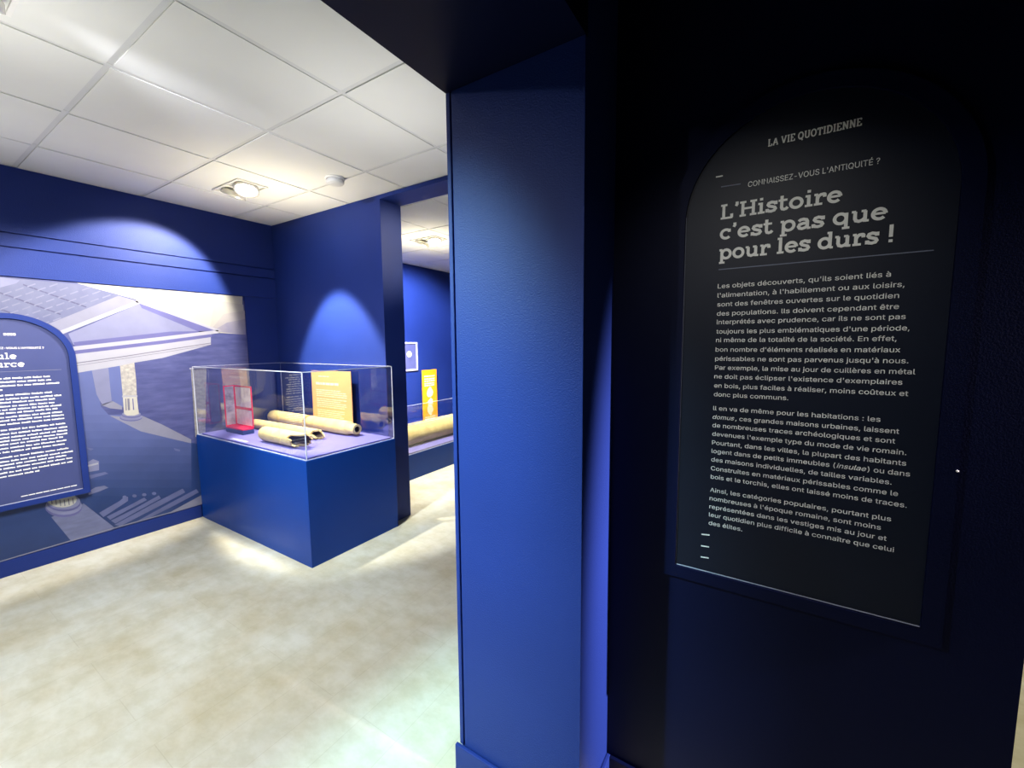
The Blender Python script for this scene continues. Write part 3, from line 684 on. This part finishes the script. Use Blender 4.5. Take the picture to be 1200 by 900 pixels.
# ------------------------------------------------------------------ ceiling fittings
def twin_light(label, cx, cy, zz=ZC, aim=((-.42, -.12), (.28, -.22)), group='twin downlights in the ceiling'):
    t = thing('ceiling_light', label, 'ceiling light', (cx, cy, zz), group)
    a, b = .178, .098; bm = bmesh.new(); sh = None
    for p, q in (((-a, -b), (a, -b + .014)), ((-a, b - .014), (a, b)), ((-a, -b + .014), (-a + .014, b - .014)), ((a - .014, -b + .014), (a, b - .014)), ((-.006, -b + .014), (.006, b - .014))):
        box(bm, (cx + p[0], cy + p[1], zz - .007), (cx + q[0], cy + q[1], zz + .0005), .002)
    obj('trim_frame', bm, WHITE, t)
    for k, (dx, (ax_, ay_)) in enumerate(zip((-.086, .086), aim)):
        v = Vector((ax_, ay_, -1)).normalized(); q = v.to_track_quat('Z', 'Y').to_matrix().to_4x4()
        mt = Matrix.Translation((cx + dx, cy, zz - .012)) @ q
        h = obj('lamp_head', lathe([(.062, -.012), (.072, .0), (.076, .026), (.070, .028), (.064, .020), (.0, .020)], 36, mt), REFL, t, smooth=True)
        obj('lens', lathe([(.0, .0245), (.045, .0238), (.0635, .0215), (.0635, .0205), (.0, .0205)], 36, mt), LENS, h)
    return t
twin_light('lit twin ceiling light above the display case', -3.185, 1.548)
twin_light('lit twin ceiling light in the room beyond the doorway', -3.13, 3.345)
twin_light('twin ceiling light at the upper left edge of photo', -1.99, .285)
t = thing('smoke_detector', 'round white smoke detector on the ceiling tiles', 'smoke detector', (-2.49, 1.80, ZC))
mt = Matrix.Translation((-2.49, 1.80, ZC)) @ Matrix.Rotation(PI, 4, 'X')
obj('mounting_plate', lathe([(.0, -.001), (.060, -.001), (.062, .004), (.058, .010), (0, .010)], 40, mt), WHITE, t)
bm = lathe([(.0, .010), (.050, .010), (.050, .017), (.056, .018), (.056, .026), (.050, .034), (.030, .040), (.0, .041)], 40, mt)
obj('sensor_dome', bm, TBAR, t)

# ------------------------------------------------------------------ room beyond the doorway
t2 = vitrine('low blue display case seen through the doorway', -4.16, -3.135, 2.62, 4.95, .275, .575, DECK)
zc2 = .2755
pipe('big pale clay pipe in the low case beyond doorway', (-3.42, 2.75, zc2 + .105), (-3.42, 4.75, zc2 + .105), .102, 8, .7, group='clay pipes in the low case')
pipe('second pale clay pipe behind the big one in low case', (-3.68, 2.9, zc2 + .09), (-3.68, 4.7, zc2 + .09), .088, 9, .7, group='clay pipes in the low case')
t = thing('information_board', 'narrow amber information board standing beyond the low display case', 'sign', (-4.22, 4.42, 0))
A0, A1 = on_x(494.5, 434, -4.22), on_x(511.5, 434.2, -4.22)
obj('board', B(((-4.228, A0.y, 0.0), (-4.22, A1.y, A0.z)), bev=.001), ORANGE2, t)
SHP = Sheet((-4.22, 0, 0), (0, 1, 0), (1, 0, 0)); bm = bmesh.new()
w0, w1 = A0.y + .04, A1.y - .04
lines(bm, SHP, w0, w1, (A0.z - .10, A0.z - .14, A0.z - .17, A0.z - .205, A0.z - .235), .018, .0006, lo=.85)
for cx, cz, rr in ((.5, .33, .06), (.42, .36, .045), (.6, .35, .045), (.5, .28, .035), (.5, .47, .055), (.44, .5, .04), (.58, .5, .04)):
    poly(bm, SHP, [(w0 + (w1 - w0) * cx + rr * math.cos(2 * PI * k / 9) * random.uniform(.7, 1.2), A0.z - cz + rr * math.sin(2 * PI * k / 9) * random.uniform(.7, 1.2)) for k in range(9)], .0008 + .0002 * rr, 0)
obj('printed_text', bm, CREAMINK, t)
t = thing('framed_picture', 'pale framed picture on blue wall beyond the doorway', 'picture', (-4.3, 4.03, 1.05))
P0, P1 = on_x(487.3, 401, -4.29), on_x(488, 434, -4.29)
bm = bmesh.new(); yy1 = P0.y + .02; yy0 = yy1 - .34; z0_, z1_ = P1.z, P0.z
for a, b in (((yy0, z0_), (yy0 + .022, z1_)), ((yy1 - .022, z0_), (yy1, z1_)), ((yy0 + .022, z0_), (yy1 - .022, z0_ + .022)), ((yy0 + .022, z1_ - .022), (yy1 - .022, z1_))):
    box(bm, (-4.299, a[0], a[1]), (-4.28, b[0], b[1]), .002)
obj('frame', bm, FRAME, t)
obj('print', B(((-4.299, yy0 + .02, z0_ + .02), (-4.29, yy1 - .02, z1_ - .02))), ARTBLUE, t)
q = on_x(479.6, 415, -4.29); bm = bmesh.new(); poly(bm, SHP, [(q.y + .045 * math.cos(2 * PI * k / 14), q.z + .042 * math.sin(2 * PI * k / 14)) for k in range(14)], -.0695, 0)
obj('print_motif', bm, WHITE, t)
